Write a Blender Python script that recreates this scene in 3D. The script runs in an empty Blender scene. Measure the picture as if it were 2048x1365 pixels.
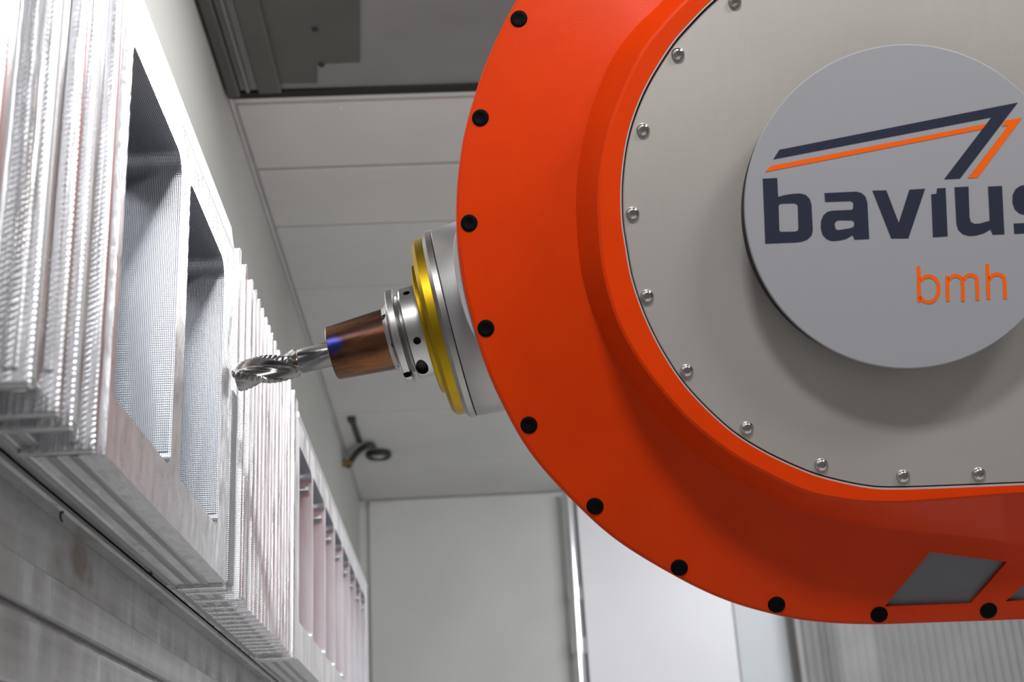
import bpy, bmesh, math, random
from mathutils import Vector, Matrix
random.seed(7)
SC = bpy.context.scene
COL = SC.collection
PI = math.pi

# ------------------------------------------------------------------ camera, world, lights, exposure
W, H = 2048, 1365
FPX, CX, CY = 2588.0, 1024.0, 682.5
# world axes seen from the camera (vanishing points of the wall direction and of the verticals)
_y = Vector((940 - CX, 1685 - CY, FPX)).normalized()
_zx = 620 - CX
_zy = -(FPX * FPX + (940 - CX) * _zx) / (1685 - CY)
_z = Vector((_zx, _zy, FPX)).normalized()
_x = _y.cross(_z)
ROT = Matrix((_x, _y, _z))                       # camera (right, down, forward) -> world
CAMROT = ROT @ Matrix(((1, 0, 0), (0, -1, 0), (0, 0, -1)))

cam = bpy.data.objects.new('camera', bpy.data.cameras.new('camera'))
COL.objects.link(cam)
cam.matrix_world = CAMROT.to_4x4()
cam.data.sensor_width = 36.0
cam.data.lens = FPX / W * 36.0
cam.data.clip_start = 0.02
cam.data.dof.use_dof = True
cam.data.dof.focus_distance = 0.80
cam.data.dof.aperture_fstop = 14.0
SC.camera = cam

wd = bpy.data.worlds.new('world'); SC.world = wd; wd.use_nodes = True
wd.node_tree.nodes['Background'].inputs[0].default_value = (0.60, 0.60, 0.62, 1)
wd.node_tree.nodes['Background'].inputs[1].default_value = 0.25


def area(name, loc, target, sx, sy, power, col=(1, 1, 1)):
    l = bpy.data.lights.new(name, 'AREA'); l.shape = 'RECTANGLE'
    l.size, l.size_y, l.energy, l.color = sx, sy, power, col
    o = bpy.data.objects.new(name, l); COL.objects.link(o)
    o.location = loc
    o.rotation_euler = (Vector(target) - Vector(loc)).to_track_quat('-Z', 'Y').to_euler()
    return o


# strip lamps under the cabin roof; rear and middle fills added behind the head
area('front_key_light', (0.00, -0.38, 0.97), (0.20, 0.70, 0.30), 0.24, 0.12, 13.0)
area('roof_lamp_over_work', (0.14, 1.12, 0.985), (-0.06, 0.85, 0.20), 0.30, 0.30, 9.5)
area('side_fill_light', (0.80, -0.22, 0.95), (0.1, 0.6, 0.30), 0.30, 0.16, 7.5)
area('rear_added_fill', (1.20, 2.70, 0.98), (0.85, 3.6, -0.1), 0.8, 0.5, 25.0, (0.96, 0.98, 1.0))  # unseen fill, added to brighten the back wall sheets
area('middle_bounce_fill', (0.75, 1.55, 0.985), (0.55, 1.6, -1.0), 0.5, 0.4, 15.0)  # unseen fill, added so the floor bounces light up to the roof

SC.view_settings.view_transform = 'Standard'
SC.view_settings.look = 'None'
SC.view_settings.exposure = 0.0
SC.view_settings.gamma = 1.0
SC.view_settings.use_curve_mapping = False


# ------------------------------------------------------------------ helpers
def ray(px, py):
    return ROT @ Vector(((px - CX) / FPX, (py - CY) / FPX, 1.0))


def at(px, py, axis, val):
    r = ray(px, py)
    return r * (val / r['XYZ'.index(axis)])


def link(name, me, mat=None, parent=None, kind=None):
    o = bpy.data.objects.new(name, me)
    COL.objects.link(o)
    if mat is not None:
        me.materials.append(mat)
    if parent is not None:
        o.parent = parent
    if kind:
        o['kind'] = kind
    return o


def mesh(name, verts, faces, smooth=False, sharp=None):
    me = bpy.data.meshes.new(name)
    me.from_pydata([tuple(v) for v in verts], [], faces)
    bm = bmesh.new(); bm.from_mesh(me)
    bmesh.ops.recalc_face_normals(bm, faces=bm.faces)
    bm.to_mesh(me); bm.free()
    if smooth:
        shade(me, sharp)
    return me


def shade(me, ang=None):
    for p in me.polygons:
        p.use_smooth = True
    me.set_sharp_from_angle(angle=math.radians(ang or 35))


def box_bm(bm, x0, x1, y0, y1, z0, z1, bev=0.0, segs=1):
    r = bmesh.ops.create_cube(bm, size=1.0, matrix=Matrix.Translation(((x0 + x1) / 2, (y0 + y1) / 2, (z0 + z1) / 2)) @ Matrix.Diagonal((x1 - x0, y1 - y0, z1 - z0, 1)))
    if bev:
        es = list({e for v in r['verts'] for e in v.link_edges})
        bmesh.ops.bevel(bm, geom=es, offset=bev, segments=segs, profile=0.5, affect='EDGES')


def box(name, x0, x1, y0, y1, z0, z1, mat, parent=None, bev=0.0, segs=1, kind=None):
    bm = bmesh.new(); box_bm(bm, x0, x1, y0, y1, z0, z1, bev, segs)
    me = bpy.data.meshes.new(name); bm.to_mesh(me); bm.free()
    return link(name, me, mat, parent, kind)


def lathe(name, prof, mat, parent=None, segs=96, mtx=None, sharp=30):
    """prof: list of (axial, radius); revolved about local z"""
    verts, faces, rings = [], [], []
    for t, r in prof:
        if r < 1e-7:
            rings.append([len(verts)]); verts.append((0, 0, t))
        else:
            s = len(verts)
            rings.append(list(range(s, s + segs)))
            verts += [(r * math.cos(2 * PI * i / segs), r * math.sin(2 * PI * i / segs), t) for i in range(segs)]
    for a, b in zip(rings, rings[1:]):
        for i in range(segs):
            j = (i + 1) % segs
            if len(a) == 1 and len(b) == 1:
                continue
            if len(a) == 1:
                faces.append((a[0], b[i], b[j]))
            elif len(b) == 1:
                faces.append((a[i], a[j], b[0]))
            else:
                faces.append((a[i], a[j], b[j], b[i]))
    me = mesh(name, verts, faces, True, sharp)
    o = link(name, me, mat, parent)
    if mtx is not None:
        o.matrix_local = mtx
    return o


def tube(name, pts, r, mat, parent=None, segs=12, n=40):
    cu = catmull(pts, n, closed=False)
    verts, faces = [], []
    up = Vector((0.3, 0.2, 1)).normalized()
    for i, p in enumerate(cu):
        t = (cu[min(i + 1, len(cu) - 1)] - cu[max(i - 1, 0)]).normalized()
        a = t.cross(up).normalized(); b = t.cross(a)
        for k in range(segs):
            an = 2 * PI * k / segs
            verts.append(p + (a * math.cos(an) + b * math.sin(an)) * r)
    for i in range(len(cu) - 1):
        for k in range(segs):
            j = (k + 1) % segs
            faces.append((i * segs + k, i * segs + j, (i + 1) * segs + j, (i + 1) * segs + k))
    faces.append(tuple(range(segs))); faces.append(tuple(range(len(verts) - segs, len(verts))))
    return link(name, mesh(name, verts, faces, True, 50), mat, parent)


def catmull(pts, n, closed=True):
    P = [Vector(p) for p in pts]; m = len(P); out = []
    rng = range(m) if closed else range(m - 1)
    for i in rng:
        if closed:
            a, b, c, d = P[i - 1], P[i], P[(i + 1) % m], P[(i + 2) % m]
        else:
            a, b, c, d = P[max(i - 1, 0)], P[i], P[i + 1], P[min(i + 2, m - 1)]
        for k in range(n):
            t = k / n
            out.append(0.5 * ((2 * b) + (c - a) * t + (2 * a - 5 * b + 4 * c - d) * t * t + (3 * b - a - 3 * c + d) * t ** 3))
    if not closed:
        out.append(P[-1])
    return out


def flat(name, polys, thick, mat, parent=None, mapf=None, bevel=0.0, smooth=False):
    """filled 2D outline with holes, extruded: polys = list of loops of (u,v)"""
    cu = bpy.data.curves.new(name, 'CURVE'); cu.dimensions = '2D'; cu.fill_mode = 'BOTH'
    cu.extrude = thick / 2; cu.bevel_depth = bevel; cu.bevel_resolution = 1
    for lp in polys:
        s = cu.splines.new('POLY'); s.points.add(len(lp) - 1); s.use_cyclic_u = True
        for p, q in zip(s.points, lp):
            p.co = (q[0], q[1], 0, 1)
    tmp = bpy.data.objects.new('tmp', cu); COL.objects.link(tmp)
    bpy.context.view_layer.update()
    me = bpy.data.meshes.new_from_object(tmp.evaluated_get(bpy.context.evaluated_depsgraph_get()))
    bpy.data.objects.remove(tmp); bpy.data.curves.remove(cu)
    me.name = name; me.materials.clear()
    bm = bmesh.new(); bm.from_mesh(me)
    bmesh.ops.remove_doubles(bm, verts=bm.verts, dist=1e-7)
    if mapf:
        for v in bm.verts:
            v.co = mapf(v.co)
    bmesh.ops.recalc_face_normals(bm, faces=bm.faces)
    bm.to_mesh(me); bm.free()
    if smooth:
        shade(me, 40)
    return link(name, me, mat, parent)


def rrect(y0, y1, z0, z1, r, n=6):
    """rounded rectangle loop; r = radius, or four radii for corners (y1z1, y0z1, y0z0, y1z0)"""
    rs = r if isinstance(r, (list, tuple)) else (r, r, r, r)
    out = []
    for cy_, cz_, a0, rr in ((y1 - rs[0], z1 - rs[0], 0, rs[0]), (y0 + rs[1], z1 - rs[1], 90, rs[1]), (y0 + rs[2], z0 + rs[2], 180, rs[2]), (y1 - rs[3], z0 + rs[3], 270, rs[3])):
        for k in range(n + 1):
            a = math.radians(a0 + 90 * k / n)
            out.append((cy_ + rr * math.cos(a), cz_ + rr * math.sin(a)))
    return out


def empty(name, loc, label, cat, mtx=None, group=None):
    o = bpy.data.objects.new(name, None); COL.objects.link(o)
    o.empty_display_size = 0.02
    if mtx is not None:
        o.matrix_world = mtx
    else:
        o.location = loc
    o['label'] = label; o['category'] = cat
    if group:
        o['group'] = group
    return o


def boolean(o, cutters):
    for c in cutters:
        m = o.modifiers.new('b', 'BOOLEAN'); m.operation = 'DIFFERENCE'; m.object = c; m.solver = 'EXACT'
        m.material_mode = 'TRANSFER'
    bpy.context.view_layer.update()
    me = bpy.data.meshes.new_from_object(o.evaluated_get(bpy.context.evaluated_depsgraph_get()))
    o.modifiers.clear(); o.data = me
    for c in cutters:
        bpy.data.objects.remove(c)


# ------------------------------------------------------------------ materials
class NT:
    def __init__(s, name):
        s.m = bpy.data.materials.new(name); s.m.use_nodes = True
        s.t = s.m.node_tree; s.b = s.t.nodes['Principled BSDF']

    def n(s, typ, **kw):
        nd = s.t.nodes.new(typ)
        for k, v in kw.items():
            if k.startswith('i_'):
                nd.inputs[k[2:].replace('_', ' ')].default_value = v
            else:
                setattr(nd, k, v)
        return nd

    def l(s, a, b):
        s.t.links.new(a, b)

    def coord(s, scale=(1, 1, 1), rot=(0, 0, 0)):
        tc = s.n('ShaderNodeTexCoord'); mp = s.n('ShaderNodeMapping')
        mp.inputs['Scale'].default_value = scale; mp.inputs['Rotation'].default_value = rot
        s.l(tc.outputs['Object'], mp.inputs['Vector'])
        return mp.outputs['Vector']

    def noise(s, vec, scale, detail=3, rough=0.5):
        nd = s.n('ShaderNodeTexNoise'); nd.inputs['Scale'].default_value = scale
        nd.inputs['Detail'].default_value = detail; nd.inputs['Roughness'].default_value = rough
        s.l(vec, nd.inputs['Vector']); return nd.outputs['Fac']

    def ramp(s, fac, stops):
        nd = s.n('ShaderNodeValToRGB'); cr = nd.color_ramp
        while len(cr.elements) < len(stops):
            cr.elements.new(0.5)
        for e, (p, c) in zip(cr.elements, stops):
            e.position = p; e.color = (c, c, c, 1) if isinstance(c, (int, float)) else (*c, 1)
        s.l(fac, nd.inputs['Fac']); return nd.outputs['Color']

    def math(s, op, a, b=None):
        nd = s.n('ShaderNodeMath', operation=op)
        for i, v in enumerate((a, b)):
            if v is None:
                continue
            if isinstance(v, (int, float)):
                nd.inputs[i].default_value = v
            else:
                s.l(v, nd.inputs[i])
        return nd.outputs[0]

    def bump(s, h, strength=0.3, dist=0.001):
        nd = s.n('ShaderNodeBump'); nd.inputs['Strength'].default_value = strength
        nd.inputs['Distance'].default_value = dist
        s.l(h, nd.inputs['Height']); s.l(nd.outputs[0], s.b.inputs['Normal'])

    def set(s, col=None, rough=None, metal=None, **kw):
        if col is not None:
            s.b.inputs['Base Color'].default_value = (*col, 1)
        if rough is not None:
            s.b.inputs['Roughness'].default_value = rough
        if metal is not None:
            s.b.inputs['Metallic'].default_value = metal
        for k, v in kw.items():
            s.b.inputs[k.replace('_', ' ')].default_value = v
        return s


def simple(name, col, rough, metal=0.0, nscale=0, nbump=0.1, var=0.0, vscale=8, **kw):
    t = NT(name).set(col, rough, metal, **kw)
    if nscale:
        t.bump(t.noise(t.coord(), nscale, 2), nbump, 0.0005)
    if var:
        f = t.noise(t.coord(), vscale, 4)
        t.l(t.ramp(f, [(0.3, tuple(c * (1 - var) for c in col)), (0.7, tuple(min(1, c * (1 + var)) for c in col))]), t.b.inputs['Base Color'])
    return t.m


M = {}
M['orange'] = simple('orange_paint', (0.59, 0.036, 0.0003), 0.42, 0, 900, 0.10, 0.04, 30, Specular_IOR_Level=0.13)
M['black'] = simple('black_plastic', (0.0015, 0.0015, 0.0015), 0.7, 0, 500, 0.05, Specular_IOR_Level=0.08)
M['plate_grey'] = simple('recess_grey_paint', (0.14, 0.14, 0.155), 0.55, 0, 600, 0.08)
M['emblem'] = simple('emblem_grey_lacquer', (0.285, 0.285, 0.305), 0.42, 0.1, 700, 0.02)
M['ink'] = simple('dark_blue_print', (0.019, 0.022, 0.040), 0.5, 0, 400, 0.02, Specular_IOR_Level=0.2)
M['ink_orange'] = simple('orange_print', (0.72, 0.10, 0.002), 0.5, 0, 400, 0.02, Specular_IOR_Level=0.2)
M['wall'] = simple('grey_cabin_paint', (0.46, 0.46, 0.45), 0.5, 0, 300, 0.03, 0.06, 3)
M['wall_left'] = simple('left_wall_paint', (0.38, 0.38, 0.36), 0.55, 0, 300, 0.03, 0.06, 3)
M['ceiling'] = simple('ceiling_panel_paint', (0.60, 0.595, 0.585), 0.5, 0, 300, 0.03, 0.05, 4)
M['white_panel'] = simple('white_door_paint', (0.66, 0.66, 0.69), 0.4, 0, 200, 0.02, 0.03, 3)
M['pale_panel'] = simple('pale_grey_paint', (0.48, 0.51, 0.53), 0.45, 0, 200, 0.02, 0.04, 3)
M['roof_shade'] = simple('roof_shade_grey', (0.23, 0.23, 0.23), 0.5, 0.2, 200, 0.03, 0.12, 5)  # dark tone stands for the shade on the near roof
M['roof_patch'] = simple('rail_and_reflection_grey', (0.085, 0.085, 0.075), 0.5, 0.1, 200, 0.03, 0.1, 8)  # rail colour, also the painted reflection on the hatch
M['gap'] = simple('dark_gap_black', (0.012, 0.010, 0.009), 0.8, 0, 200, 0.05)
M['floor'] = simple('grey_floor', (0.72, 0.72, 0.72), 0.6, 0, 100, 0.05, 0.1, 4)
M['bellows'] = simple('grey_bellows_fabric', (0.26, 0.26, 0.26), 0.6, 0, 400, 0.08, 0.06, 10)
M['chrome'] = simple('chrome_tube', (0.85, 0.85, 0.87), 0.16, 1.0, 100, 0.01)
M['gold'] = simple('brass_coated_steel', (0.40, 0.26, 0.012), 0.38, 1.0, 600, 0.03, 0.08, 40)
M['steel'] = simple('ground_steel', (0.50, 0.49, 0.48), 0.30, 1.0, 900, 0.03, 0.06, 60)
M['steel_dark'] = simple('dark_ground_steel', (0.36, 0.345, 0.335), 0.34, 1.0, 900, 0.03, 0.08, 50)
M['housing'] = simple('spindle_grey_steel', (0.40, 0.39, 0.385), 0.42, 0.85, 700, 0.04, 0.06, 40)
M['screw'] = simple('polished_screw_steel', (0.52, 0.50, 0.48), 0.13, 1.0, 200, 0.01)
M['hole'] = simple('dark_bore', (0.006, 0.006, 0.007), 0.6, 0.0, 200, 0.02)
M['carbide'] = simple('carbide_cutter', (0.27, 0.26, 0.25), 0.17, 1.0, 700, 0.05, 0.12, 120)
M['brass'] = simple('brass_fitting', (0.20, 0.13, 0.06), 0.4, 1.0, 300, 0.03)
M['rubber'] = simple('black_rubber', (0.01, 0.01, 0.01), 0.45, 0, 300, 0.05)
M['lens'] = simple('frosted_lens', (0.42, 0.38, 0.37), 0.25, 0.2, 300, 0.03)
M['rimgrey'] = simple('bare_casting_edge', (0.42, 0.42, 0.43), 0.5, 0.3, 500, 0.05)


def brushed(name, col, rough, axis_scale, bump=0.08):
    t = NT(name).set(col, rough, 0.72)
    v = t.coord(axis_scale)
    f = t.noise(v, 1.0, 5, 0.65)
    t.l(t.ramp(f, [(0.25, rough - 0.02), (0.75, rough + 0.02)]), t.b.inputs['Roughness'])
    g = t.noise(t.coord((5, 5, 5)), 1.2, 3)
    t.l(t.ramp(g, [(0.3, tuple(c * 0.93 for c in col)), (0.7, tuple(c * 1.05 for c in col))]), t.b.inputs['Base Color'])
    t.bump(f, bump, 0.0003)
    return t.m


M['cover'] = brushed('brushed_stainless', (0.50, 0.465, 0.43), 0.46, (2500, 30, 200), 0.02)


# sign of the spindle frame's y axis in the picture (z towards tool, x towards viewer)
_zt = ROT @ Vector((-0.970, 0.2425, 0)); _xt = ROT @ Vector((0, 0, -1.0))
YS = -1 if (ROT.transposed() @ _zt.cross(_xt)).y > 0 else 1


def heat_sleeve():
    t = NT('heat_tinted_sleeve').set(None, 0.27, 1.0)
    tc = t.n('ShaderNodeTexCoord'); sp = t.n('ShaderNodeSeparateXYZ'); t.l(tc.outputs['Object'], sp.inputs[0])
    v = t.coord((90, 90, 16))
    f = t.noise(v, 1.0, 4, 0.6)
    c = t.ramp(f, [(0.25, (0.035, 0.022, 0.022)), (0.45, (0.075, 0.037, 0.030)), (0.62, (0.21, 0.09, 0.042)), (0.8, (0.055, 0.031, 0.030))])
    # blue-violet temper spot at the clamping end
    vm = t.n('ShaderNodeVectorMath', operation='DISTANCE'); t.l(tc.outputs['Object'], vm.inputs[0]); vm.inputs[1].default_value = BLUE
    n2 = t.noise(t.coord((160, 160, 160)), 1.3, 3)
    d2 = t.math('ADD', vm.outputs['Value'], t.math('MULTIPLY', t.math('SUBTRACT', n2, 0.5), 0.007))
    k = t.ramp(t.math('MULTIPLY', d2, 100.0), [(0.30, 1.0), (0.72, 0.0)])
    mx = t.n('ShaderNodeMixRGB'); t.l(k, mx.inputs['Fac']); t.l(c, mx.inputs['Color1']); mx.inputs['Color2'].default_value = (0.045, 0.05, 0.24, 1)
    t.l(mx.outputs[0], t.b.inputs['Base Color'])
    t.bump(t.noise(t.coord((300, 300, 60)), 4, 2), 0.05, 0.0003)
    return t.m


_k = 0.836 / FPX
BLUE = (50 * _k, YS * 15 * _k, 196 * _k)
M['sleeve'] = heat_sleeve()
ALU = (0.88, 0.88, 0.90)


def alu_scribble():      # face-milled front: irregular cutter marks
    t = NT('aluminium_face_milled').set(ALU, 0.40, 0.9)
    v = t.coord((1, 1, 1))
    n1 = t.noise(t.coord((60, 60, 25), (0.6, 0, 0)), 2.2, 5, 0.65)
    n2 = t.noise(t.coord((700, 90, 90), (0.4, 0, 0)), 1.0, 3, 0.6)
    w = t.n('ShaderNodeTexWave', wave_type='RINGS', rings_direction='X'); w.inputs['Scale'].default_value = 1.0
    w.inputs['Distortion'].default_value = 7.0; w.inputs['Detail'].default_value = 3; w.inputs['Detail Scale'].default_value = 0.35
    t.l(t.coord((90, 120, 120)), w.inputs['Vector'])
    h = t.math('ADD', t.math('MULTIPLY', w.outputs['Fac'], 0.5), t.math('ADD', t.math('MULTIPLY', n1, 0.7), t.math('MULTIPLY', n2, 0.5)))
    t.l(t.ramp(n1, [(0.3, 0.22), (0.7, 0.50)]), t.b.inputs['Roughness'])
    t.bump(h, 0.38, 0.0012)
    return t.m


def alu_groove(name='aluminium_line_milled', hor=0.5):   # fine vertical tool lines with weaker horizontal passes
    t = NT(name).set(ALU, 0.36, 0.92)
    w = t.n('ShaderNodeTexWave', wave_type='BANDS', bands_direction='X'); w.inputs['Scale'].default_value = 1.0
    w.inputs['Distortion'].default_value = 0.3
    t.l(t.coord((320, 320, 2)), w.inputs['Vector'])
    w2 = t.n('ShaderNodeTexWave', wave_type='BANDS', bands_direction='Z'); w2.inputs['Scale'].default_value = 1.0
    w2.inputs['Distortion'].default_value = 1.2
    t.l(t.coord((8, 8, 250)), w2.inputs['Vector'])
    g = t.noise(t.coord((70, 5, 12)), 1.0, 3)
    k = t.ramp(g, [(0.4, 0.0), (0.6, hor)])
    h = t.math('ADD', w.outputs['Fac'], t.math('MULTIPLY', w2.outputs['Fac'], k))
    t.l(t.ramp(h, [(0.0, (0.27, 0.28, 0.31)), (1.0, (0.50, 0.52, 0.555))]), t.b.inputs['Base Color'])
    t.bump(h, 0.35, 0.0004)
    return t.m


def alu_scallop():       # slanted scallops of a ball cutter, in vertical lanes
    t = NT('aluminium_scallop_milled').set((0.64, 0.64, 0.66), 0.40, 0.9)
    w = t.n('ShaderNodeTexWave', wave_type='BANDS', bands_direction='Z'); w.inputs['Scale'].default_value = 1.0
    w.inputs['Distortion'].default_value = 3.0; w.inputs['Detail'].default_value = 2; w.inputs['Detail Scale'].default_value = 1.5
    t.l(t.coord((140, 140, 140), (0, 0.5, 0)), w.inputs['Vector'])
    lane = t.noise(t.coord((420, 20, 9)), 1.0, 3, 0.6)
    pat = t.noise(t.coord((120, 10, 6)), 1.0, 3, 0.6)
    h = t.math('ADD', t.math('MULTIPLY', w.outputs['Fac'], t.ramp(lane, [(0.48, 0.05), (0.66, 0.9)])), t.math('MULTIPLY', lane, 1.3))
    t.l(t.ramp(pat, [(0.3, 0.26), (0.7, 0.52)]), t.b.inputs['Roughness'])
    t.l(t.ramp(pat, [(0.27, (0.50, 0.48, 0.47)), (0.36, (0.63, 0.63, 0.65))]), t.b.inputs['Base Color'])
    t.bump(h, 0.34, 0.0013)
    return t.m


def alu_streak(name='aluminium_streaked', col=ALU, rough=0.38, bump=0.4):  # long vertical burnished streaks
    t = NT(name).set(col, rough, 0.9)
    n1 = t.noise(t.coord((500, 500, 14)), 1.0, 4, 0.6)
    n2 = t.noise(t.coord((180, 60, 22)), 1.0, 2)
    tick = t.n('ShaderNodeTexWave', wave_type='BANDS', bands_direction='Z'); tick.inputs['Scale'].default_value = 1.0
    tick.inputs['Distortion'].default_value = 0.6
    t.l(t.coord((3, 3, 260)), tick.inputs['Vector'])
    h = t.math('ADD', n1, t.math('MULTIPLY', tick.outputs['Fac'], 0.12))
    t.l(t.ramp(n2, [(0.35, max(0.12, rough - 0.16)), (0.7, rough + 0.12)]), t.b.inputs['Roughness'])
    t.bump(h, bump, 0.0012)
    return t.m


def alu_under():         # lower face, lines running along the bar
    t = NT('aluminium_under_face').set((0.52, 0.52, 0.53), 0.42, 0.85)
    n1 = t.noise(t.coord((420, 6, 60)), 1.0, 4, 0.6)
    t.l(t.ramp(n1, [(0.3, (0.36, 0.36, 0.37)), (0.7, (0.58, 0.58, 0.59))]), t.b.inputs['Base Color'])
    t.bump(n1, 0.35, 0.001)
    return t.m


def fixture_mat():       # worn machine table with coolant streaks, brown stains and painted bands of light
    t = NT('worn_fixture_steel').set((0.4, 0.4, 0.4), 0.4, 0.7)
    run = t.noise(t.coord((30, 1.2, 60)), 1.0, 5, 0.6)  # long bands: uneven lighting put into the base colour
    drip = t.noise(t.coord((60, 40, 9)), 1.0, 3, 0.55)
    spot = t.noise(t.coord((14, 12, 22)), 1.0, 3, 0.6)
    c0 = t.ramp(run, [(0.3, (0.30, 0.30, 0.295)), (0.7, (0.56, 0.56, 0.56))])
    mx = t.n('ShaderNodeMixRGB'); t.l(t.ramp(spot, [(0.60, 0.0), (0.72, 0.75)]), mx.inputs['Fac'])
    t.l(c0, mx.inputs['Color1']); mx.inputs['Color2'].default_value = (0.20, 0.155, 0.115, 1)
    t.l(mx.outputs[0], t.b.inputs['Base Color'])
    t.l(t.ramp(drip, [(0.35, 0.24), (0.65, 0.55)]), t.b.inputs['Roughness'])
    t.bump(t.math('ADD', t.math('MULTIPLY', drip, 0.4), run), 0.12, 0.001)
    return t.m


M['alu_front'] = alu_scribble()
M['alu_groove'] = alu_groove()
M['alu_scallop'] = alu_scallop()
M['alu_streak'] = alu_streak()
M['alu_rosy'] = alu_streak('aluminium_matt_rosy', (0.78, 0.77, 0.78), 0.5, 0.2)
M['alu_bright'] = simple('aluminium_bright_ledge', (0.93, 0.93, 0.95), 0.34, 0.9, 500, 0.08, 0.03, 60)
M['alu_smooth'] = simple('aluminium_smooth_edge', (0.70, 0.70, 0.71), 0.27, 0.9, 400, 0.05, 0.04, 30)
M['alu_under'] = alu_under()
M['fixture'] = fixture_mat()

# ------------------------------------------------------------------ the machine cabin (setting)
CZ, WX, BY = 1.008, -0.30, 3.95
box('wall_left', WX - 0.04, WX, -0.9, BY + 0.04, -1.0, CZ, M['wall_left'], kind='structure')
box('floor', WX - 0.04, 2.34, -0.9, BY + 0.04, -1.04, -1.0, M['floor'], kind='structure')
box('wall_right', 2.30, 2.34, -0.9, BY + 0.04, -1.0, CZ, M['wall'], kind='structure')
wb = box('wall_back', WX, 2.30, BY, BY + 0.04, -1.0, CZ, M['wall'], kind='structure')
# back wall: the grey sheet left of the rail, the white door sheet and the pale sheet right of it
box('panel', WX + 0.03, 0.318, BY - 0.012, BY, -0.99, CZ - 0.004, M['wall'], wb, 0.002)
box('panel', 0.372, 0.822, BY - 0.030, BY, -0.99, CZ - 0.004, M['white_panel'], wb, 0.003)['label'] = 'white smooth sheet'
box('panel', 0.826, 0.982, BY - 0.020, BY, -0.99, CZ - 0.004, M['pale_panel'], wb, 0.003)['label'] = 'pale grey narrow sheet'
box('seal_strip', 0.350, 0.371, BY - 0.014, BY, -0.99, CZ - 0.004, M['gap'], wb)

# roof: painted panels with recessed seams over a dark backing
ce = box('ceiling', WX - 0.04, 2.34, 1.612, BY + 0.04, CZ + 0.006, CZ + 0.05, M['ceiling'], kind='structure')
ys = [1.606, 1.626, 1.820, 2.027, 2.293, 2.640, 3.073, 3.531, BY]
for i, (a, b) in enumerate(zip(ys, ys[1:])):
    g = 0.004 if i not in (3, 4) else 0.0015
    box('roof_panel', WX + 0.008, 2.30, a + g, b - g, CZ, CZ + 0.008, M['ceiling'], ce, 0.002)
    if i > 0:
        for px_ in (0.155, 0.62, 1.1):
            bm = bmesh.new()
            bmesh.ops.create_cone(bm, cap_ends=True, segments=10, radius1=0.0035, radius2=0.0025, depth=0.002, matrix=Matrix.Translation((WX + px_, a + 0.020, CZ - 0.0008)))
            me = bpy.data.meshes.new('rivet'); bm.to_mesh(me); bm.free()
            link('rivet', me, M['ceiling'], ce)
box('trim_1', WX, WX + 0.004, 1.606, BY, CZ - 0.002, CZ + 0.006, M['ceiling'], kind='structure', bev=0.003)
# roof hatch nearer to the camera, darkened to paint the shade on it
rf = box('trim_2', WX - 0.04, 2.34, 0.95, 1.594, CZ + 0.004, CZ + 0.03, M['roof_shade'], kind='structure')
rf['label'] = 'roof hatch sheet at the top of the view, shade painted in'
box('gap_shade', WX, 2.30, 1.595, 1.6092, CZ - 0.0005, CZ + 0.03, M['gap'], rf)  # black strip standing in for the unlit depth of the gap
# L-shaped patch painting a dark reflection, two screw holes, and guide rails along the left wall
L = [at(500, -60, 'Z', CZ), at(720, -60, 'Z', CZ), at(720, 126, 'Z', CZ), at(634, 130, 'Z', CZ), at(634, 168, 'Z', CZ), at(520, 169, 'Z', CZ)]
L = [(p.x, p.y) for p in L]; L[0] = (L[5][0], L[0][1])
flat('reflection_patch', [L], 0.003, M['roof_patch'], rf, lambda c: Vector((c.x, c.y, CZ + 0.0025 + c.z)))
for (hx, hy) in ((630, 59), (643, 130)):
    p = at(hx, hy, 'Z', CZ)
    lathe('roof_screw', [(0.001, 0), (0.001, 0.004), (-0.001, 0.0045), (-0.003, 0.003), (-0.003, 0.0)], M['hole'], rf, 16, Matrix.Translation((p.x, p.y, CZ + 0.001)))
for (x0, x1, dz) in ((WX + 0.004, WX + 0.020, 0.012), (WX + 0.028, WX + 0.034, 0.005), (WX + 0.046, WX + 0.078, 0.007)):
    box('guide_rail', x0, x1, 0.96, 1.589, CZ - dz, CZ + 0.006, M['roof_patch'] if dz > 0.006 else M['roof_shade'], rf, 0.002)

# chrome guide tube in front of the back wall
pb = at(1136, 1003, 'Y', BY - 0.045)
tubeE = empty('guide_tube', (pb.x, BY - 0.048, -1.0), 'upright chrome guide tube standing before the back wall beside a white sheet', 'tube')
lathe('shaft', [(0, 0), (0, 0.0165), (1.99, 0.0165), (1.99, 0)], M['chrome'], tubeE, 32)
lathe('collar', [(1.50, 0.017), (1.502, 0.021), (1.548, 0.021), (1.55, 0.017)], M['chrome'], tubeE, 32)
lathe('clamp_ring', [(1.66, 0.017), (1.662, 0.0195), (1.70, 0.0195), (1.702, 0.017)], M['chrome'], tubeE, 32)

# pleated bellows right of the panels
bel = empty('bellows_cover', (1.0, BY - 0.1, -0.99), 'grey pleated bellows cover hanging below and behind the orange head', 'bellows')
n_pl = 34
for i in range(n_pl):
    w = 0.0262 if i not in (2, 3) else 0.0175
    x0 = sum(0.0262 if k not in (2, 3) else 0.0175 for k in range(i))
    dd = 0.013 if i not in (5, 6, 7, 8) else 0.005
    v = []
    prof = [(0, 0.0), (w * 0.46, -dd), (w * 0.54, -dd), (w, 0.0)]
    for z in (0.0, 1.93):
        v += [(x0 + a, b, z) for a, b in prof] + [(x0 + a, b + 0.003, z) for a, b in reversed(prof)]
    f = [(k, (k + 1) % 8, 8 + (k + 1) % 8, 8 + k) for k in range(8)] + [tuple(range(8)), tuple(range(8, 16))]
    link('pleat', mesh('pleat', v, f), M['bellows'], bel)
box('edge_strip', -0.016, 0.0, -0.010, 0.012, 0, 1.94, M['bellows'], bel, 0.002)
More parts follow.
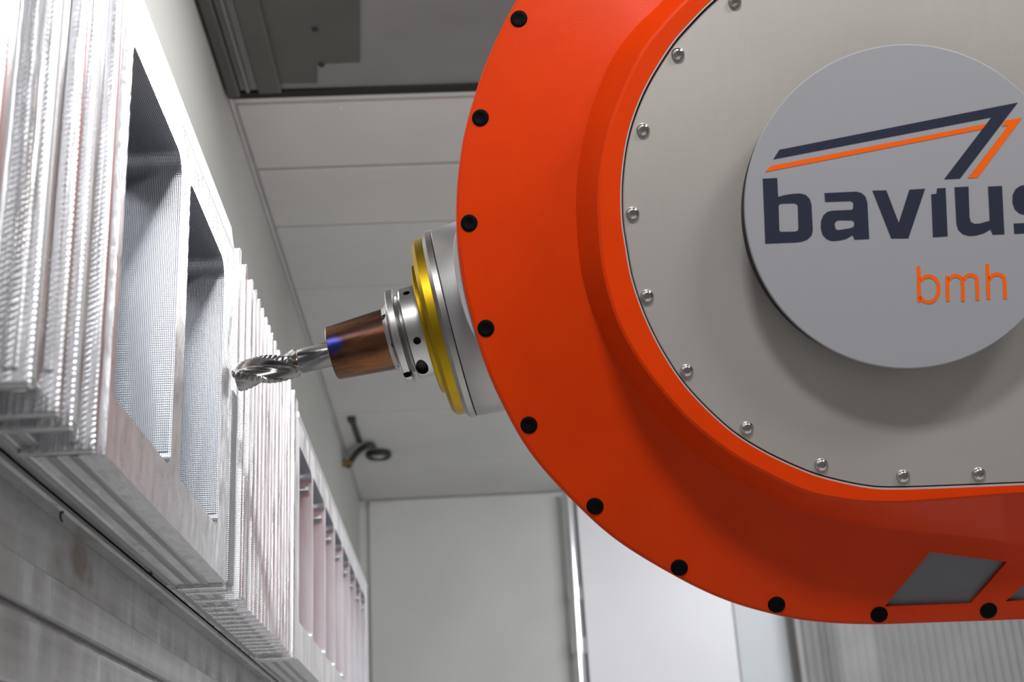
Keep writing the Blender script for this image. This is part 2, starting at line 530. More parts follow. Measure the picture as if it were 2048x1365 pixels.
box('backing_sheet', 0.0, 0.90, 0.006, 0.010, 0, 1.93, M['bellows'], bel)

# round black fitting with hose under the far roof
pl_ = at(757, 905, 'Z', CZ)
lamp = empty('ceiling_nozzle', (pl_.x, pl_.y, CZ), 'round black rimmed fitting with a bent black hose under the far roof', 'nozzle')
lathe('rim', [(0, 0.0), (0, 0.034), (-0.012, 0.036), (-0.016, 0.033), (-0.016, 0.025), (-0.008, 0.022), (-0.008, 0)], M['rubber'], lamp, 32)
lathe('lens', [(-0.004, 0.022), (-0.012, 0.020), (-0.016, 0.010), (-0.017, 0)], M['lens'], lamp, 24)


def nz(px, py, z):
    return at(px, py, 'Z', z) - Vector((pl_.x, pl_.y, CZ))


tube('hose', [nz(748, 896, CZ - 0.010), nz(738, 892, CZ - 0.013), nz(724, 897, CZ - 0.016), nz(710, 911, CZ - 0.019), nz(697, 932, CZ - 0.022)], 0.0085, M['rubber'], lamp)
q = at(684, 927, 'X', WX) - Vector((pl_.x, pl_.y, CZ))
lathe('hose_fitting', [(0, 0), (0, 0.010), (0.010, 0.010), (0.012, 0.007), (0.026, 0.007), (0.026, 0)], M['brass'], lamp, 16, Matrix.Translation(q) @ Matrix.Rotation(PI / 2, 4, 'Y'))
b0, b1 = at(703, 834, 'Z', CZ), at(719, 882, 'Z', CZ)
bd = (b1 - b0); ang = math.atan2(bd.y, bd.x)
bar = empty('ceiling_bracket', b0, 'short dark flat bar fixed under the far roof beside the round fitting', 'bracket')
bar.rotation_euler = (0, 0, ang)
box('strap', 0, bd.length, -0.0075, 0.0075, -0.008, 0.0, M['rubber'], bar, 0.002)
box('end_block', -0.006, 0.016, -0.010, 0.010, -0.012, 0.0, M['rubber'], bar, 0.002)

# ------------------------------------------------------------------ clamping fixture under the work
FX = -0.143           # front plane of the workpiece
BK = -0.181           # its back plane = face of the fixture
fx = empty('clamping_fixture', (BK, 1.2, -0.35), 'stained grey steel clamping wall below the milled aluminium work', 'fixture')


def rel(o, p):
    return Vector(p) - o.location


def fbox(name, x0, x1, y0, y1, z0, z1, mat, bev=0.001):
    l = fx.location
    return box(name, x0 - l.x, x1 - l.x, y0 - l.y, y1 - l.y, z0 - l.z, z1 - l.z, mat, fx, bev)


fbox('base_plate', WX + 0.003, BK - 0.008, 0.05, 2.08, -0.35, 0.395, M['fixture'])
for (za, zb, dx) in ((0.1525, 0.15685, 0.0084), (0.1045, 0.1245, 0.0035), (0.070, 0.0985, 0.0075), (0.020, 0.064, 0.0035), (-0.06, 0.012, 0.0080)):
    fbox('ledge', BK - 0.009, BK - 0.0078 + dx, 0.05, 2.06, za, zb, M['fixture'], 0.0012)

# ------------------------------------------------------------------ the aluminium workpiece
wp = empty('aluminium_workpiece', (BK, 1.2, 0.156), 'bright milled aluminium part with ribs and deep pockets on the left', 'workpiece')
WL = wp.location.copy()


def wbox(name, x0, x1, y0, y1, z0, z1, mat, bev=0.0006, segs=1):
    return box(name, x0 - WL.x, x1 - WL.x, y0 - WL.y, y1 - WL.y, z0 - WL.z, z1 - WL.z, mat, wp, bev, segs)


def wframe(name, outer, holes, x0, x1, mat):
    o = flat(name, [outer] + holes, x1 - x0, mat, wp, lambda c: Vector(((x0 + x1) / 2 + c.z, c.x, c.y)) - WL, smooth=True)
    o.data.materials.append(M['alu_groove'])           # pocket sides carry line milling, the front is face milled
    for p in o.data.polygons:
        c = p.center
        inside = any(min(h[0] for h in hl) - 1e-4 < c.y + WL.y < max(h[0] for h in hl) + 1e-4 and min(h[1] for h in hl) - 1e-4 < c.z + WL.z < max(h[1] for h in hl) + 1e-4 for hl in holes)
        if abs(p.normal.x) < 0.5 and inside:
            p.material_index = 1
    return o


def side_smooth(o):      # only the faces turned to the cutter's path carry scallops
    o.data.materials.append(M['alu_smooth'])
    for p in o.data.polygons:
        if abs(p.normal.y) < 0.7:
            p.material_index = 1


Z0, ZT = 0.157, 0.398
# A: near ribs -- slabs one behind the other, each in two or three lanes
wbox('rib_base', BK, BK + 0.016, 0.20, 0.519, Z0 + 0.0002, 0.43, M['alu_under'])
ribs = [(0.3715, 0.0075), (0.4219, 0.0055), (0.4541, 0.0050), (0.4713, 0.0055), (0.5026, 0.0050)]
for i, (yn, th) in enumerate(ribs):
    zb = 0.1538
    o = wbox('rib', FX - 0.031, FX, yn, yn + th, zb, 0.45, M['alu_scallop'], 0.0014, 2)
    side_smooth(o)
    # raised lanes left by the cutter on the near face
    for k in range(3):
        xa = FX - 0.002 - random.uniform(0.0005, 0.006) - k * 0.0085
        wa = random.uniform(0.0035, 0.006)
        yy = random.uniform(0.0010, 0.0022)
        o = wbox('milled_lane', xa - wa, xa, yn - yy, yn + 0.001, zb + random.uniform(0.002, 0.02), 0.45, M['alu_streak'] if k == 1 else M['alu_scallop'], 0.0006)
        side_smooth(o)
for (ya, yb) in ((0.4272, 0.4545), (0.459, 0.4715), (0.4766, 0.503), (0.5074, 0.518)):
    wbox('web', BK + 0.014, FX - random.uniform(0.004, 0.008), ya, yb, Z0 + 0.006, 0.448, M['alu_streak'], 0.0008)
for (yn, th) in ((0.4219, 0.0055), (0.4713, 0.0055)):
    wbox('rib_edge', FX - 0.001, FX + 0.0012, yn + 0.0004, yn + th - 0.0004, 0.156, 0.449, M['alu_smooth'], 0.0004)

# B: two-pocket frame
pk1 = rrect(0.5245, 0.636, 0.1845, 0.361, (0.012, 0.005, 0.004, 0.008), 8)
pk2 = rrect(0.6590, 0.768, 0.1845, 0.3585, (0.012, 0.005, 0.004, 0.008), 8)
wframe('pocket_frame', [(0.5178, Z0), (0.8005, Z0), (0.8005, 0.381), (0.5178, 0.381)], [pk1, pk2], BK + 0.006, FX, M['alu_front'])
wbox('back_web', BK, BK + 0.0065, 0.5178, 0.8005, Z0, 0.396, M['alu_groove'])
# polished ledge above the pockets, with its inner bevel
v = []
for y in (0.5178, 0.8005):
    v += [(BK + 0.006, y, 0.380), (FX + 0.0002, y, 0.3808), (FX + 0.0002, y, 0.3835), (FX - 0.002, y, 0.4000), (FX - 0.006, y, 0.4015), (BK + 0.006, y, 0.4015)]
v = [Vector(a) - WL for a in v]
link('top_ledge', mesh('top_ledge', v, [(k, (k + 1) % 6, 6 + (k + 1) % 6, 6 + k) for k in range(6)] + [tuple(range(6)), tuple(range(6, 12))]), M['alu_bright'], wp)


def wall_liner(name, y0, y1, zt, zb, mat, thick=0.0006):
    """far wall, roof and floor skins of a pocket with their cutter lines"""
    wbox(name, BK + 0.007, FX - 0.0012, y1 - thick, y1 + 0.0002, zb + 0.008, zt - 0.012, mat, 0.0)


wall_liner('pocket_wall', 0.5245, 0.636, 0.361, 0.1845, M['alu_groove'])
wall_liner('pocket_wall', 0.6590, 0.768, 0.3585, 0.1845, M['alu_groove'])
# bottom rail steps of the frame, seen from below
for k, (xa, xb, dz) in enumerate(((BK + 0.004, BK + 0.009, 0.0010), (BK + 0.013, BK + 0.019, 0.0006), (BK + 0.023, BK + 0.028, 0.0009))):
    wbox('under_strip', xa, xb, 0.22 if k < 1 else 0.5178, 2.015, Z0 - dz, Z0 + 0.004, M['alu_under'], 0.0006)

# C: comb of thin fins
fin = [0.8008, 0.8258, 0.8528, 0.8795, 0.8986, 0.9161, 0.9341, 0.9526, 0.9692, 0.9862, 1.0037, 1.0247, 1.0420, 1.0600, 1.0780, 1.0966, 1.1265]
wbox('comb_base', BK, FX - 0.014, 0.8008, 1.150, Z0 + 0.0002, 0.394, M['alu_streak'])
for i, yn in enumerate(fin):
    th = 0.0085 if i == 0 else 0.0052
    top = 0.3968 - 0.0001 * i - (0.006 if i == 0 else 0)
    o = wbox('fin', FX - 0.0305, FX - (0.0015 if i == 0 else 0.0), yn, yn + th, Z0 - (0.0030 if i in (0, 16) else 0.0014), top, M['alu_streak'], 0.0007)
wbox('fin_step', FX - 0.012, FX + 0.0012, 0.8030, 0.8200, Z0 + 0.001, 0.284, M['alu_groove'], 0.0006)
wbox('fin_step', FX - 0.012, FX + 0.0010, 0.8570, 0.8680, Z0 + 0.001, 0.240, M['alu_streak'], 0.0006)
wbox('end_block', FX - 0.034, FX, 1.128, 1.152, Z0 - 0.002, 0.392, M['alu_streak'], 0.0012)

# D: far frame with its row of narrow pockets
fe = [1.163, 1.265, 1.3848, 1.4904, 1.5917, 1.691, 1.7851, 1.8804, 1.9650]
holes = [rrect(a + 0.010 if k else a, b, 0.190, 0.353, (0.010, 0.005, 0.004, 0.008), 5) for k, (a, b) in enumerate(zip(fe, fe[1:]))]
wframe('far_frame', [(1.152, Z0), (2.020, Z0), (2.020, 0.378), (1.152, 0.378)], holes, BK + 0.006, FX, M['alu_rosy'])
wbox('far_back_web', BK, BK + 0.0065, 1.152, 2.020, Z0, 0.390, M['alu_rosy'])
v = []
for y in (1.152, 2.020):
    v += [(BK + 0.006, y, 0.377), (FX + 0.0008, y, 0.3775), (FX + 0.0008, y, 0.3805), (FX - 0.003, y, 0.3905), (FX - 0.006, y, 0.392), (BK + 0.006, y, 0.392)]
v = [Vector(a) - WL for a in v]
link('far_top_ledge', mesh('far_top_ledge', v, [(k, (k + 1) % 6, 6 + (k + 1) % 6, 6 + k) for k in range(6)] + [tuple(range(6)), tuple(range(6, 12))]), M['alu_bright'], wp)
for a, b in zip(fe, fe[1:]):
    wbox('pocket_shelf', BK + 0.006, FX - 0.002, b - 0.012, b - 0.004, 0.334, 0.3375, M['alu_smooth'], 0.0008)


# curled swarf chips sticking to the fixture
def chip(px, py, x, r, turns, label, ph):
    p = at(px, py, 'X', x)
    pts = []
    for k in range(14):
        a = ph + turns * 2 * PI * k / 13
        pts.append(p + Vector((0.0006, r * math.cos(a) * 1.3, r * math.sin(a))))
    o = tube('metal_chip', [q - p for q in pts], 0.0005, M['hole'], None, 6, 4)
    o.location = p
    o['label'] = label; o['category'] = 'metal chip'; o['group'] = 'swarf chips on the fixture'


chip(122, 1034, BK + 0.001, 0.0022, 0.6, 'small black curled chip stuck on the grey fixture at the left', 1.2)
chip(300, 1152, BK + 0.0024, 0.0019, 0.45, 'tiny dark curled chip on the thin ledge line under the work', 0.3)

# ------------------------------------------------------------------ the orange milling head
D0 = 0.705                                   # distance of the cover rim along the view axis
HX, HY = 1812.0, 412.0                      # pivot centre
hm = Matrix.Translation(ray(HX, HY) * D0) @ CAMROT.to_4x4()
head = empty('milling_head', None, 'orange swivel milling head with round grey emblem filling the right side', 'milling head', hm)


def hp(px, py, h=0.0):
    d = D0 - h
    return Vector(((px - CX) * d / FPX - (HX - CX) * D0 / FPX, -(py - CY) * d / FPX + (HY - CY) * D0 / FPX, h))


outer_px = [(1032, 0), (982.6, 98.5), (952, 180.5), (929, 262.6), (917, 336.5), (912, 410), (913.5, 480), (925, 565), (946, 650), (970, 730), (1003, 806), (1056, 900), (1133, 990), (1231, 1080), (1356, 1157), (1454, 1203), (1553, 1232), (1632, 1245.5), (1741, 1251), (1877, 1247), (2048, 1241), (2350, 1229), (2620, 1219), (2650, 1150), (2660, 400), (2650, -380), (2600, -430), (2200, -440), (1800, -438), (1560, -400), (1350, -310), (1200, -205), (1100, -100)]
plate_px = [(1426, 0), (1380, 46), (1339.6, 94), (1290, 176.5), (1258, 262), (1244, 349), (1243, 431), (1251, 492), (1264, 560), (1290, 635), (1328, 710), (1377, 780), (1454, 856), (1523, 902), (1600, 939), (1658, 959), (1741, 976), (1813, 978), (1953, 973), (2048, 969), (2350, 957), (2480, 940), (2520, 880), (2530, 400), (2520, -60), (2480, -150), (2350, -180), (1850, -182), (1720, -165), (1600, -120), (1500, -60)]
rim_px = [(1372, 0), (1325, 50), (1283, 105), (1241, 193), (1212, 279), (1198, 369), (1198, 451), (1208, 545), (1235, 640), (1275, 715), (1323, 780), (1386, 848), (1463, 908), (1531, 947), (1613, 985), (1689, 1001), (1745, 1006), (1813, 1006), (1934, 997), (2048, 989), (2350, 974), (2500, 960), (2550, 890), (2560, 400), (2550, -90), (2500, -190), (2350, -222), (1850, -226), (1700, -205), (1560, -150), (1460, -84)]
dark_px = [(1322, 0), (1270, 50), (1224, 110), (1188, 190), (1164, 270), (1151, 349), (1148, 431), (1158, 545), (1186, 640), (1226, 722), (1278, 798), (1340, 868), (1407, 924), (1493, 976), (1575, 1016), (1689, 1046), (1802, 1064), (1934, 1077), (2048, 1090), (2350, 1115), (2540, 1090), (2580, 900), (2600, 400), (2590, -130), (2530, -250), (2350, -280), (1850, -285), (1680, -260), (1530, -200), (1420, -110)]


def loop_fn(pts, h):
    """radius as a function of angle about the pivot, in local metres at height h"""
    cu = catmull([(p[0], p[1], 0) for p in pts], 14)
    arr = []
    for q_ in cu:
        l_ = hp(q_.x, q_.y, h)
        arr.append((math.atan2(l_.y, l_.x), math.hypot(l_.x, l_.y)))
    arr.sort()
    arr = [(arr[-1][0] - 2 * PI, arr[-1][1])] + arr + [(arr[0][0] + 2 * PI, arr[0][1])]

    def fn(a):
        lo, hi = 0, len(arr) - 1
        while hi - lo > 1:
            m = (lo + hi) // 2
            if arr[m][0] <= a:
                lo = m
            else:
                hi = m
        (a0, r0), (a1, r1) = arr[lo], arr[hi]
        t = 0 if a1 == a0 else (a - a0) / (a1 - a0)
        return r0 + (r1 - r0) * t
    return fn


NSEG = 360
ANG = [-PI + 2 * PI * i / NSEG for i in range(NSEG)]
H_D, H_O = -0.031, -0.045
f_plate, f_rim, f_dark, f_out = loop_fn(plate_px, 0), loop_fn(rim_px, 0), loop_fn(dark_px, H_D), loop_fn(outer_px, H_O)


def ring(fn, z, add=0.0, mul=1.0):
    return [((fn(a) * mul + add) * math.cos(a), (fn(a) * mul + add) * math.sin(a), z) for a in ANG]


def loops_mesh(name, rings, cap_first=True, cap_last=True, sharp=18):
    verts = [v_ for r_ in rings for v_ in r_]
    faces = []
    n = len(rings[0])
    for k in range(len(rings) - 1):
        for i in range(n):
            j = (i + 1) % n
            faces.append((k * n + i, k * n + j, (k + 1) * n + j, (k + 1) * n + i))
    if cap_first:
        faces.append(tuple(range(n)))
    if cap_last:
        faces.append(tuple(range((len(rings) - 1) * n, len(rings) * n)))
    return mesh(name, verts, faces, True, sharp)


# casing: rim, drafted shoulder, sloping outer face, rounded edge, side wall
casing = link('casing', loops_mesh('casing', [
    ring(f_plate, -0.008), ring(f_plate, -0.0006), ring(f_plate, 0.0, 0.0006), ring(f_rim, 0.0, -0.0012), ring(f_rim, -0.0008, 0.0004),
    ring(f_dark, H_D + 0.0010, -0.0012), ring(f_dark, H_D, 0.001), ring(f_out, H_O + 0.0006, -0.0022), ring(f_out, H_O - 0.0004, -0.0006), ring(f_out, H_O - 0.0018),
    ring(f_out, -0.160, -0.002)]), M['orange'], head)

quad1 = [(1857, 1103), (2010, 1123), (1938.5, 1206), (1766, 1212)]
quad2 = [(2088, 1131), (2240, 1146), (2170, 1196), (2007, 1201.5)]


def face_h(px, py):
    """height of the sloping outer face under a picture point"""
    h = H_O
    for _ in range(4):
        p = hp(px, py, h); a_ = math.atan2(p.y, p.x)
        rd_, ro_ = f_dark(a_), f_out(a_)
        t_ = max(-0.2, min(1.0, (math.hypot(p.x, p.y) - rd_) / (ro_ - rd_)))
        h = H_D + (H_O - H_D) * t_
    return h


RD = 0.0030
QF = [(0, 1, 2, 3), (4, 5, 6, 7), (0, 1, 5, 4), (1, 2, 6, 5), (2, 3, 7, 6), (3, 0, 4, 7)]
cut = []
for qd in (quad1, quad2):
    top = [hp(px, py, face_h(px, py) - RD) for px, py in qd]
    cv = top + [Vector((p.x, p.y, 0.02)) for p in top]
    cut.append(link('cutter', mesh('cutter', cv, QF), M['orange'], head))
boolean(casing, cut)
shade(casing.data, 18)
for qd in (quad1, quad2):
    vv = [hp(px, py, face_h(px, py) - RD) for px, py in qd]
    cc = sum(vv, Vector()) / 4
    vv = [cc + (a - cc) * 0.995 for a in vv]
    vs = [a + Vector((0, 0, -0.0005)) for a in vv] + [a + Vector((0, 0, 0.0006)) for a in vv]
    o = link('recess_panel', mesh('recess_panel', vs, QF), M['plate_grey'], head)
    o['label'] = 'grey recessed slanted panel'

# grey casting edge behind the casing where the spindle leaves it


def f_back(a):
    b = math.exp(-((a - (-PI + 0.17)) / 0.19) ** 4) if a < 0 else math.exp(-((a - (PI + 0.17)) / 0.19) ** 4)
    return f_out(a) * 1.0 - 0.012 + 0.0150 * b


link('casting_edge', loops_mesh('casting_edge', [ring(f_back, H_O - 0.004), ring(f_back, H_O - 0.0048, 0.0004), ring(f_back, -0.135)]), M['rimgrey'], head)

# stainless cover plate
cover = link('cover_plate', loops_mesh('cover_plate', [ring(f_plate, -0.007, -0.0012), ring(f_plate, -0.0022, -0.0012), ring(f_plate, -0.0018, -0.0017)], sharp=15), M['cover'], head)
link('bare_lip', loops_mesh('bare_lip', [ring(f_plate, -0.0065, -0.0004), ring(f_plate, -0.0002, -0.0003), ring(f_plate, -0.0002, 0.0006), ring(f_plate, -0.0065, 0.0006)], False, False, 30), M['rimgrey'], head)
screw_mesh = None
for (sx, sy) in ((1471, 0), (1357, 106), (1287, 258), (1266, 426), (1295, 592), (1374.5, 742), (1495.5, 857), (1645, 931), (1809, 954), (1961, 949)):
    p = hp(sx, sy, 0.001)
    prof = [(0.0022, 0), (0.0022, 0.00135), (0.0032, 0.0015), (0.0030, 0.0022), (0.0022, 0.0032), (0.0010, 0.0037), (-0.0006, 0.0037), (-0.0006, 0)]
    o = lathe('cover_screw', [(z - 0.0009, r) for z, r in prof], M['screw'], cover, 24, Matrix.Translation((p.x, p.y, -0.0012)), 45)

# black screw plugs along the edge of the casing
for (bx, by) in ((1038, 38), (961, 236), (938.5, 446.5), (972, 657), (1058, 850.5), (1190, 1013), (1358.5, 1136), (1553, 1210), (1758, 1230), (1977, 1222)):
    p0 = hp(bx, by, H_O)
    a = math.atan2(p0.y, p0.x)
    rd, ro, rr = f_dark(a), f_out(a), math.hypot(p0.x, p0.y)
    t = max(0.0, min(1.0, (rr - rd) / (ro - rd)))
    h = H_D + (H_O - H_D) * t
    p = hp(bx, by, h)
    tilt = math.atan2(H_D - H_O, ro - rd)
    axis = Vector((-math.sin(a), math.cos(a), 0))
    mt = Matrix.Translation((p.x, p.y, h)) @ Matrix.Rotation(tilt, 4, axis)
    lathe('screw_plug', [(-0.004, 0), (-0.004, 0.0050), (0.0004, 0.0050), (0.0009, 0.0046), (0.0012, 0.0030), (0.0008, 0.0024), (0.0008, 0)], M['black'], head, 28, mt, 45)

# round emblem disc
R_E = 325.0 * (D0 - 0.021) / FPX
ec = hp(1814, 413, 0.021)
emb = lathe('emblem_disc', [(-0.0018, 0), (-0.0018, R_E - 0.0004), (-0.0016, R_E), (-0.0006, R_E), (0.0, R_E - 0.0006), (0.0, 0)], M['emblem'], head, 160, Matrix.Translation(ec), 20)
lathe('emblem_spacer', [(0.0, 0), (0.0, R_E - 0.0022), (0.0205, R_E - 0.0022), (0.0205, 0)], M['gap'], head, 128, Matrix.Translation((ec.x, ec.y, -0.0016)), 30)


def ep(px, py):
    d = D0 - 0.021
    return ((px - 1814) * d / FPX, -(py - 413) * d / FPX)


def glyph(name, loops, ox, oy, sc, mat):
    polys = [[ep(ox + x / sc, oy + y / sc) for x, y in lp] for lp in loops]
    return flat(name, polys, 0.00024, mat, emb, lambda c: Vector((c.x, c.y, 0.0001 + c.z)))


def stroke(pts, w):
    cu = catmull([(x, y, 0) for x, y in pts], 6, False) if len(pts) > 2 else [Vector((x, y, 0)) for x, y in pts]
    l_, r_ = [], []
    for i, p in enumerate(cu):
        t = (cu[min(i + 1, len(cu) - 1)] - cu[max(i - 1, 0)]).normalized()
        n_ = Vector((-t.y, t.x, 0)) * w / 2
        l_.append((p + n_)[:2]); r_.append((p - n_)[:2])
    return l_ + r_[::-1]


S1, A1 = 7.314, (1510, 340)
S2, A2 = 7.314, (1768, 340)
glyph('letter', [[(112, 130), (325, 118), (338, 395), (430, 370), (560, 350), (660, 346), (740, 365), (800, 425), (826, 510), (845, 880), (828, 960), (765, 1020), (680, 1050), (600, 1060), (150, 1078)],
                 [(345, 530), (358, 502), (390, 492), (580, 488), (612, 502), (625, 530), (635, 860), (622, 890), (590, 903), (380, 907), (356, 890)]], *A1, S1, M['ink'])
glyph('letter', [[(1015, 340), (1480, 318), (1555, 338), (1615, 390), (1643, 480), (1670, 1010), (1455, 1020), (1425, 955), (1330, 1010), (1220, 1035), (1120, 1040), (1045, 1012), (988, 950), (962, 860), (965, 750), (1000, 665), (1055, 615), (1130, 597), (1415, 585), (1435, 565), (1437, 490), (1422, 465), (1390, 455), (1025, 468)],
                 [(1162, 800), (1175, 760), (1205, 740), (1250, 735), (1420, 738), (1447, 760), (1450, 810), (1435, 840), (1370, 858), (1215, 882), (1180, 868)]], *A1, S1, M['ink'])
glyph('letter', [[(-172, 302), (33, 300), (215, 775), (370, 290), (600, 275), (355, 1000), (105, 1003)]], *A2, S2, M['ink'])
glyph('letter', [[(775, 270), (900, 265), (930, 970), (715, 985), (690, 360), (766, 348)]], *A2, S2, M['ink'])
glyph('letter', [[(1030, 255), (1235, 245), (1250, 690), (1268, 760), (1320, 790), (1400, 785), (1545, 745), (1520, 245), (1725, 235), (1760, 940), (1590, 948), (1555, 870), (1450, 930), (1340, 960), (1240, 965), (1150, 940), (1085, 880), (1058, 790)]], *A2, S2, M['ink'])
glyph('letter', [[(2500, 205), (2500, 345), (2150, 358), (2110, 400), (2112, 465), (2150, 497), (2380, 490), (2475, 535), (2528, 640), (2530, 770), (2480, 865), (2390, 912), (1905, 935), (1895, 785), (2270, 770), (2300, 735), (2300, 690), (2265, 662), (2050, 655), (1970, 632), (1910, 575), (1878, 480), (1880, 370), (1920, 285), (1990, 235), (2060, 222)]], *A2, S2, M['ink'])
S4, A4 = 3.807, (1510, 190)
glyph('arrow_mark', [[(140, 490), (185, 418), (2000, 58), (1560, 637), (1440, 642), (1800, 170)]], *A4, S4, M['ink'])
glyph('arrow_mark', [[(78, 588), (115, 542), (1765, 218), (1728, 262)]], *A4, S4, M['ink_orange'])
glyph('arrow_mark', [[(1908, 194), (2035, 172), (1695, 630), (1620, 635), (1925, 236), (1876, 238)]], *A4, S4, M['ink_orange'])
S3, A3 = 8.258, (1800, 520)
for strokes in ([[(305, 105), (320, 700)], [(330, 345), (400, 290), (490, 272), (575, 310), (624, 390), (636, 490), (614, 590), (560, 668), (480, 697), (400, 680), (325, 610)]],
                [[(778, 265), (793, 690)], [(800, 335), (855, 280), (930, 262), (1000, 295), (1033, 370), (1040, 690)], [(1046, 330), (1105, 268), (1180, 252), (1245, 285), (1270, 360), (1282, 672)]],
                [[(1440, 65), (1463, 655)], [(1465, 320), (1530, 255), (1610, 238), (1685, 265), (1722, 335), (1736, 645)]]):
    pol = [stroke(s_, 62) for s_ in strokes]
    base = None
    bmx = bmesh.new()
    for lp in pol:
        o = glyph('tmpl', [lp], *A3, S3, M['ink_orange'])
        bmx.from_mesh(o.data); bpy.data.objects.remove(o)
    me = bpy.data.meshes.new('letter'); bmx.to_mesh(me); bmx.free()
    link('letter', me, M['ink_orange'], emb)

# ------------------------------------------------------------------ spindle nose (part of the head), tool holder and end mill
DS = 0.836
KS = DS / FPX
OX, OY = 866.0, 657.0
ax = Vector((-0.970, 0.2425, 0)).normalized()        # tool direction in the picture (right, down)
to_w = lambda vx, vy, vz: ROT @ Vector((vx, vy, vz))
zt = to_w(ax.x, ax.y, 0)
xt = to_w(0, 0, -1.0)                                  # towards the camera
yt = zt.cross(xt)
SM = Matrix((xt, yt, zt)).transposed().to_4x4()
SM = Matrix.Translation(ray(OX, OY) * DS) @ SM          # spindle frame: z towards the tool tip, x towards the viewer
hinv = hm.inverted()


def spx(name, prof, mat, parent, segs=128, sharp=30, loc=None):
    return lathe(name, [(t * KS, r * KS) for t, r in prof], mat, parent, segs, loc, sharp)


S_in_head = hinv @ SM
spx('spindle_housing', [(-320, 0), (-320, 196), (-100, 195), (-46.5, 191.5), (-45, 190.5), (-44.2, 189), (-44.2, 0)], M['housing'], head, loc=S_in_head)
spx('seam_ring', [(-44.5, 0), (-44.5, 188), (-42.4, 188), (-42.4, 0)], M['gap'], head, loc=S_in_head)
spx('nose_ring', [(-43, 0), (-43, 191.5), (-32, 191.5), (-24.5, 184), (-24.5, 0)], M['steel_dark'], head, loc=S_in_head)
spx('gold_ring', [(-25, 0), (-25, 181), (-8, 181), (0, 172.5), (0, 134), (-3, 128), (-3, 0)], M['gold'], head, loc=S_in_head)
spx('inner_gold_ring', [(-3.5, 0), (-3.5, 122), (2.5, 122), (3, 131), (10, 131), (12.5, 128.5), (12.5, 0)], M['gold'], head, loc=S_in_head)

th = empty('tool_holder', None, 'steel shrink-fit tool holder with heat-tinted brown sleeve held in the spindle', 'tool holder', SM)
body = spx('holder_body', [(12.6, 0), (12.6, 93), (46, 93.5), (48.5, 91), (48.8, 80), (53, 76), (58, 80), (59.5, 93), (61, 96.5), (72.5, 96.5), (75, 94), (76, 86), (79, 74), (84, 67), (90, 64), (90, 0)], M['steel'], th)
cutters = []


def bore(t, w, R, rad, depth, flat_=None):
    """dark bore drilled radially at axial t, sideways offset w (px, + = lower in the picture)"""
    phi = math.asin(max(-0.98, min(0.98, w / R)))
    # local: x to viewer, y = z x x ; find sign so that + is down in the picture
    sgn = 1 if (ROT.transposed() @ yt).y > 0 else -1
    d_ = Vector((math.cos(phi), sgn * math.sin(phi), 0))
    base_ = d_ * (R * KS) + Vector((0, 0, t * KS))
    bm = bmesh.new()
    bmesh.ops.create_cone(bm, cap_ends=True, segments=20, radius1=rad * KS, radius2=rad * KS, depth=2 * depth * KS)
    if flat_:
        bmesh.ops.scale(bm, vec=flat_, verts=bm.verts)
    q_ = Vector((0, 0, 1)).rotation_difference(d_).to_matrix().to_4x4()
    # keep the slot's long side across the axis
    zl = d_; xl = Vector((0, 0, 1)); yl = zl.cross(xl)
    q_ = Matrix((xl, yl, zl)).transposed().to_4x4()
    bmesh.ops.transform(bm, matrix=Matrix.Translation(base_) @ q_, verts=bm.verts)
    me = bpy.data.meshes.new('bore'); bm.to_mesh(me); bm.free()
    o = link('bore', me, M['hole'], th)
    cutters.append(o)


def tw(px, py):
    dx, dy = px - OX, py - OY
    return dx * ax.x + dy * ax.y, dx * 0.2425 + dy * 0.970


for (bx, by, R, rad, dep, fl) in ((816.8, 588.5, 93, 7, 10, None), (841, 682, 93, 7.5, 10, None), (769.6, 631.7, 72, 6.5, 9, None), (786, 693.5, 78, 7, 9, None), (774.7, 679, 72, 4.2, 8, None), (848.5, 735, 93, 12, 12, (1.0, 1.9, 1)), (820, 748, 96, 10, 9, (1.2, 0.9, 1)), (797.5, 738, 76, 6, 8, None)):
    t_, w_ = tw(bx, by)
    bore(t_, w_, R, rad, dep, fl)
boolean(body, cutters)
shade(body.data, 30)
spx('shrink_sleeve', [(89.5, 0), (89.5, 62.5), (205.5, 54.2), (207, 53), (207, 29), (202, 26), (202, 0)], M['sleeve'], th)
lathe('sleeve_lip', [(206.6 * KS, 27 * KS), (207.6 * KS, 28 * KS), (207.8 * KS, 52.3 * KS), (206.4 * KS, 53.4 * KS)], M['steel'], th, 96, None, 40)

mill = empty('end_mill', None, 'shiny three-flute roughing end mill clamped in the brown sleeve', 'end mill', SM)
spx('shank', [(203, 0), (203, 25.6), (272, 25.0), (274, 24), (274, 0)], M['carbide'], mill, 64)


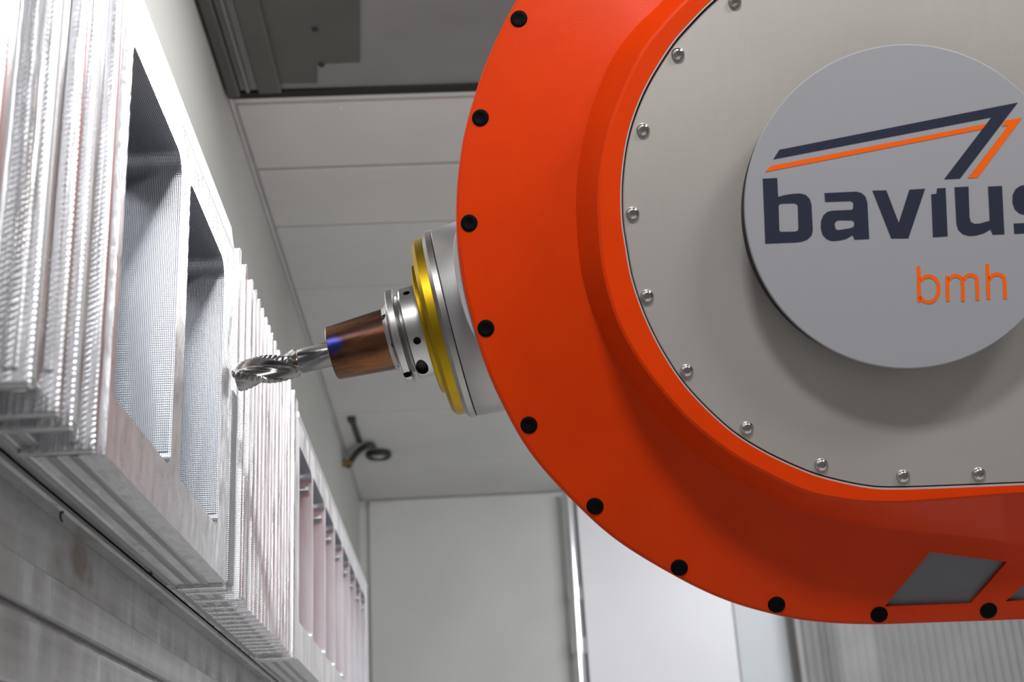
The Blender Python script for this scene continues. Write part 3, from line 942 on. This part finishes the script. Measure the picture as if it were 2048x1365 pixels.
def fluted():
    NA, NT_ = 120, 190
    t0, t1 = 256.0, 407.0
    R = 31.0
    verts, faces = [], []
    for j in range(NT_ + 1):
        t = t0 + (t1 - t0) * j / NT_
        k = min(1.0, max(0.0, (t - 262) / 34.0)); k = k * k * (3 - 2 * k)          # flute run-out at the shank
        ro = 24.6 + (R - 24.6) * min(1.0, max(0.0, (t - 276) / 8.0))
        tip = max(0.0, (t - (t1 - 5)) / 5.0)
        for i in range(NA):
            a = 2 * PI * i / NA
            b = (a + PHASE + TWIST * (t - t0) * math.tan(math.radians(31)) / R) % (2 * PI / 3)
            u = b / (2 * PI / 3)                         # 0 cutting edge .. 1 next edge
            if u < 0.24:                                   # land with chip-breaker scallops
                ser = 1.7 * abs(math.sin(PI * (t / 9.6 + u * 2.4))) ** 0.7 if t > 284 else 0.0
                r = ro - 1.5 + ser * 0.9 - 3.5 * u
            elif u < 0.50:                                 # back of the tooth
                r = ro - 3.0 - (ro - 15.5) * (u - 0.24) / 0.26 * 0.75
            elif u < 0.86:                                 # gullet
                s = (u - 0.50) / 0.36
                r = 14.5 + 3.0 * (1 - s) - 2.5 * math.sin(PI * s)
            else:                                          # rake face
                s = (u - 0.86) / 0.14
                r = 14.5 + (ro - 15.5) * s ** 1.3
            r = (24.6 if t < 276 else ro) * (1 - k) + r * k if t < 300 else r
            r *= (1 - 0.10 * tip)
            verts.append((r * KS * math.cos(a), r * KS * math.sin(a), t * KS))
    for j in range(NT_):
        for i in range(NA):
            i2 = (i + 1) % NA
            faces.append((j * NA + i, j * NA + i2, (j + 1) * NA + i2, (j + 1) * NA + i))
    c0 = len(verts); verts.append((0, 0, t0 * KS)); verts.append((0, 0, (t1 - 7) * KS))
    for i in range(NA):
        i2 = (i + 1) % NA
        faces.append((c0, i2, i)); faces.append((c0 + 1, NT_ * NA + i, NT_ * NA + i2))
    return mesh('fluted_cutter', verts, faces, True, 38)


TWIST = -1.0
PHASE = 0.7
link('fluted_cutter', fluted(), M['carbide'], mill)
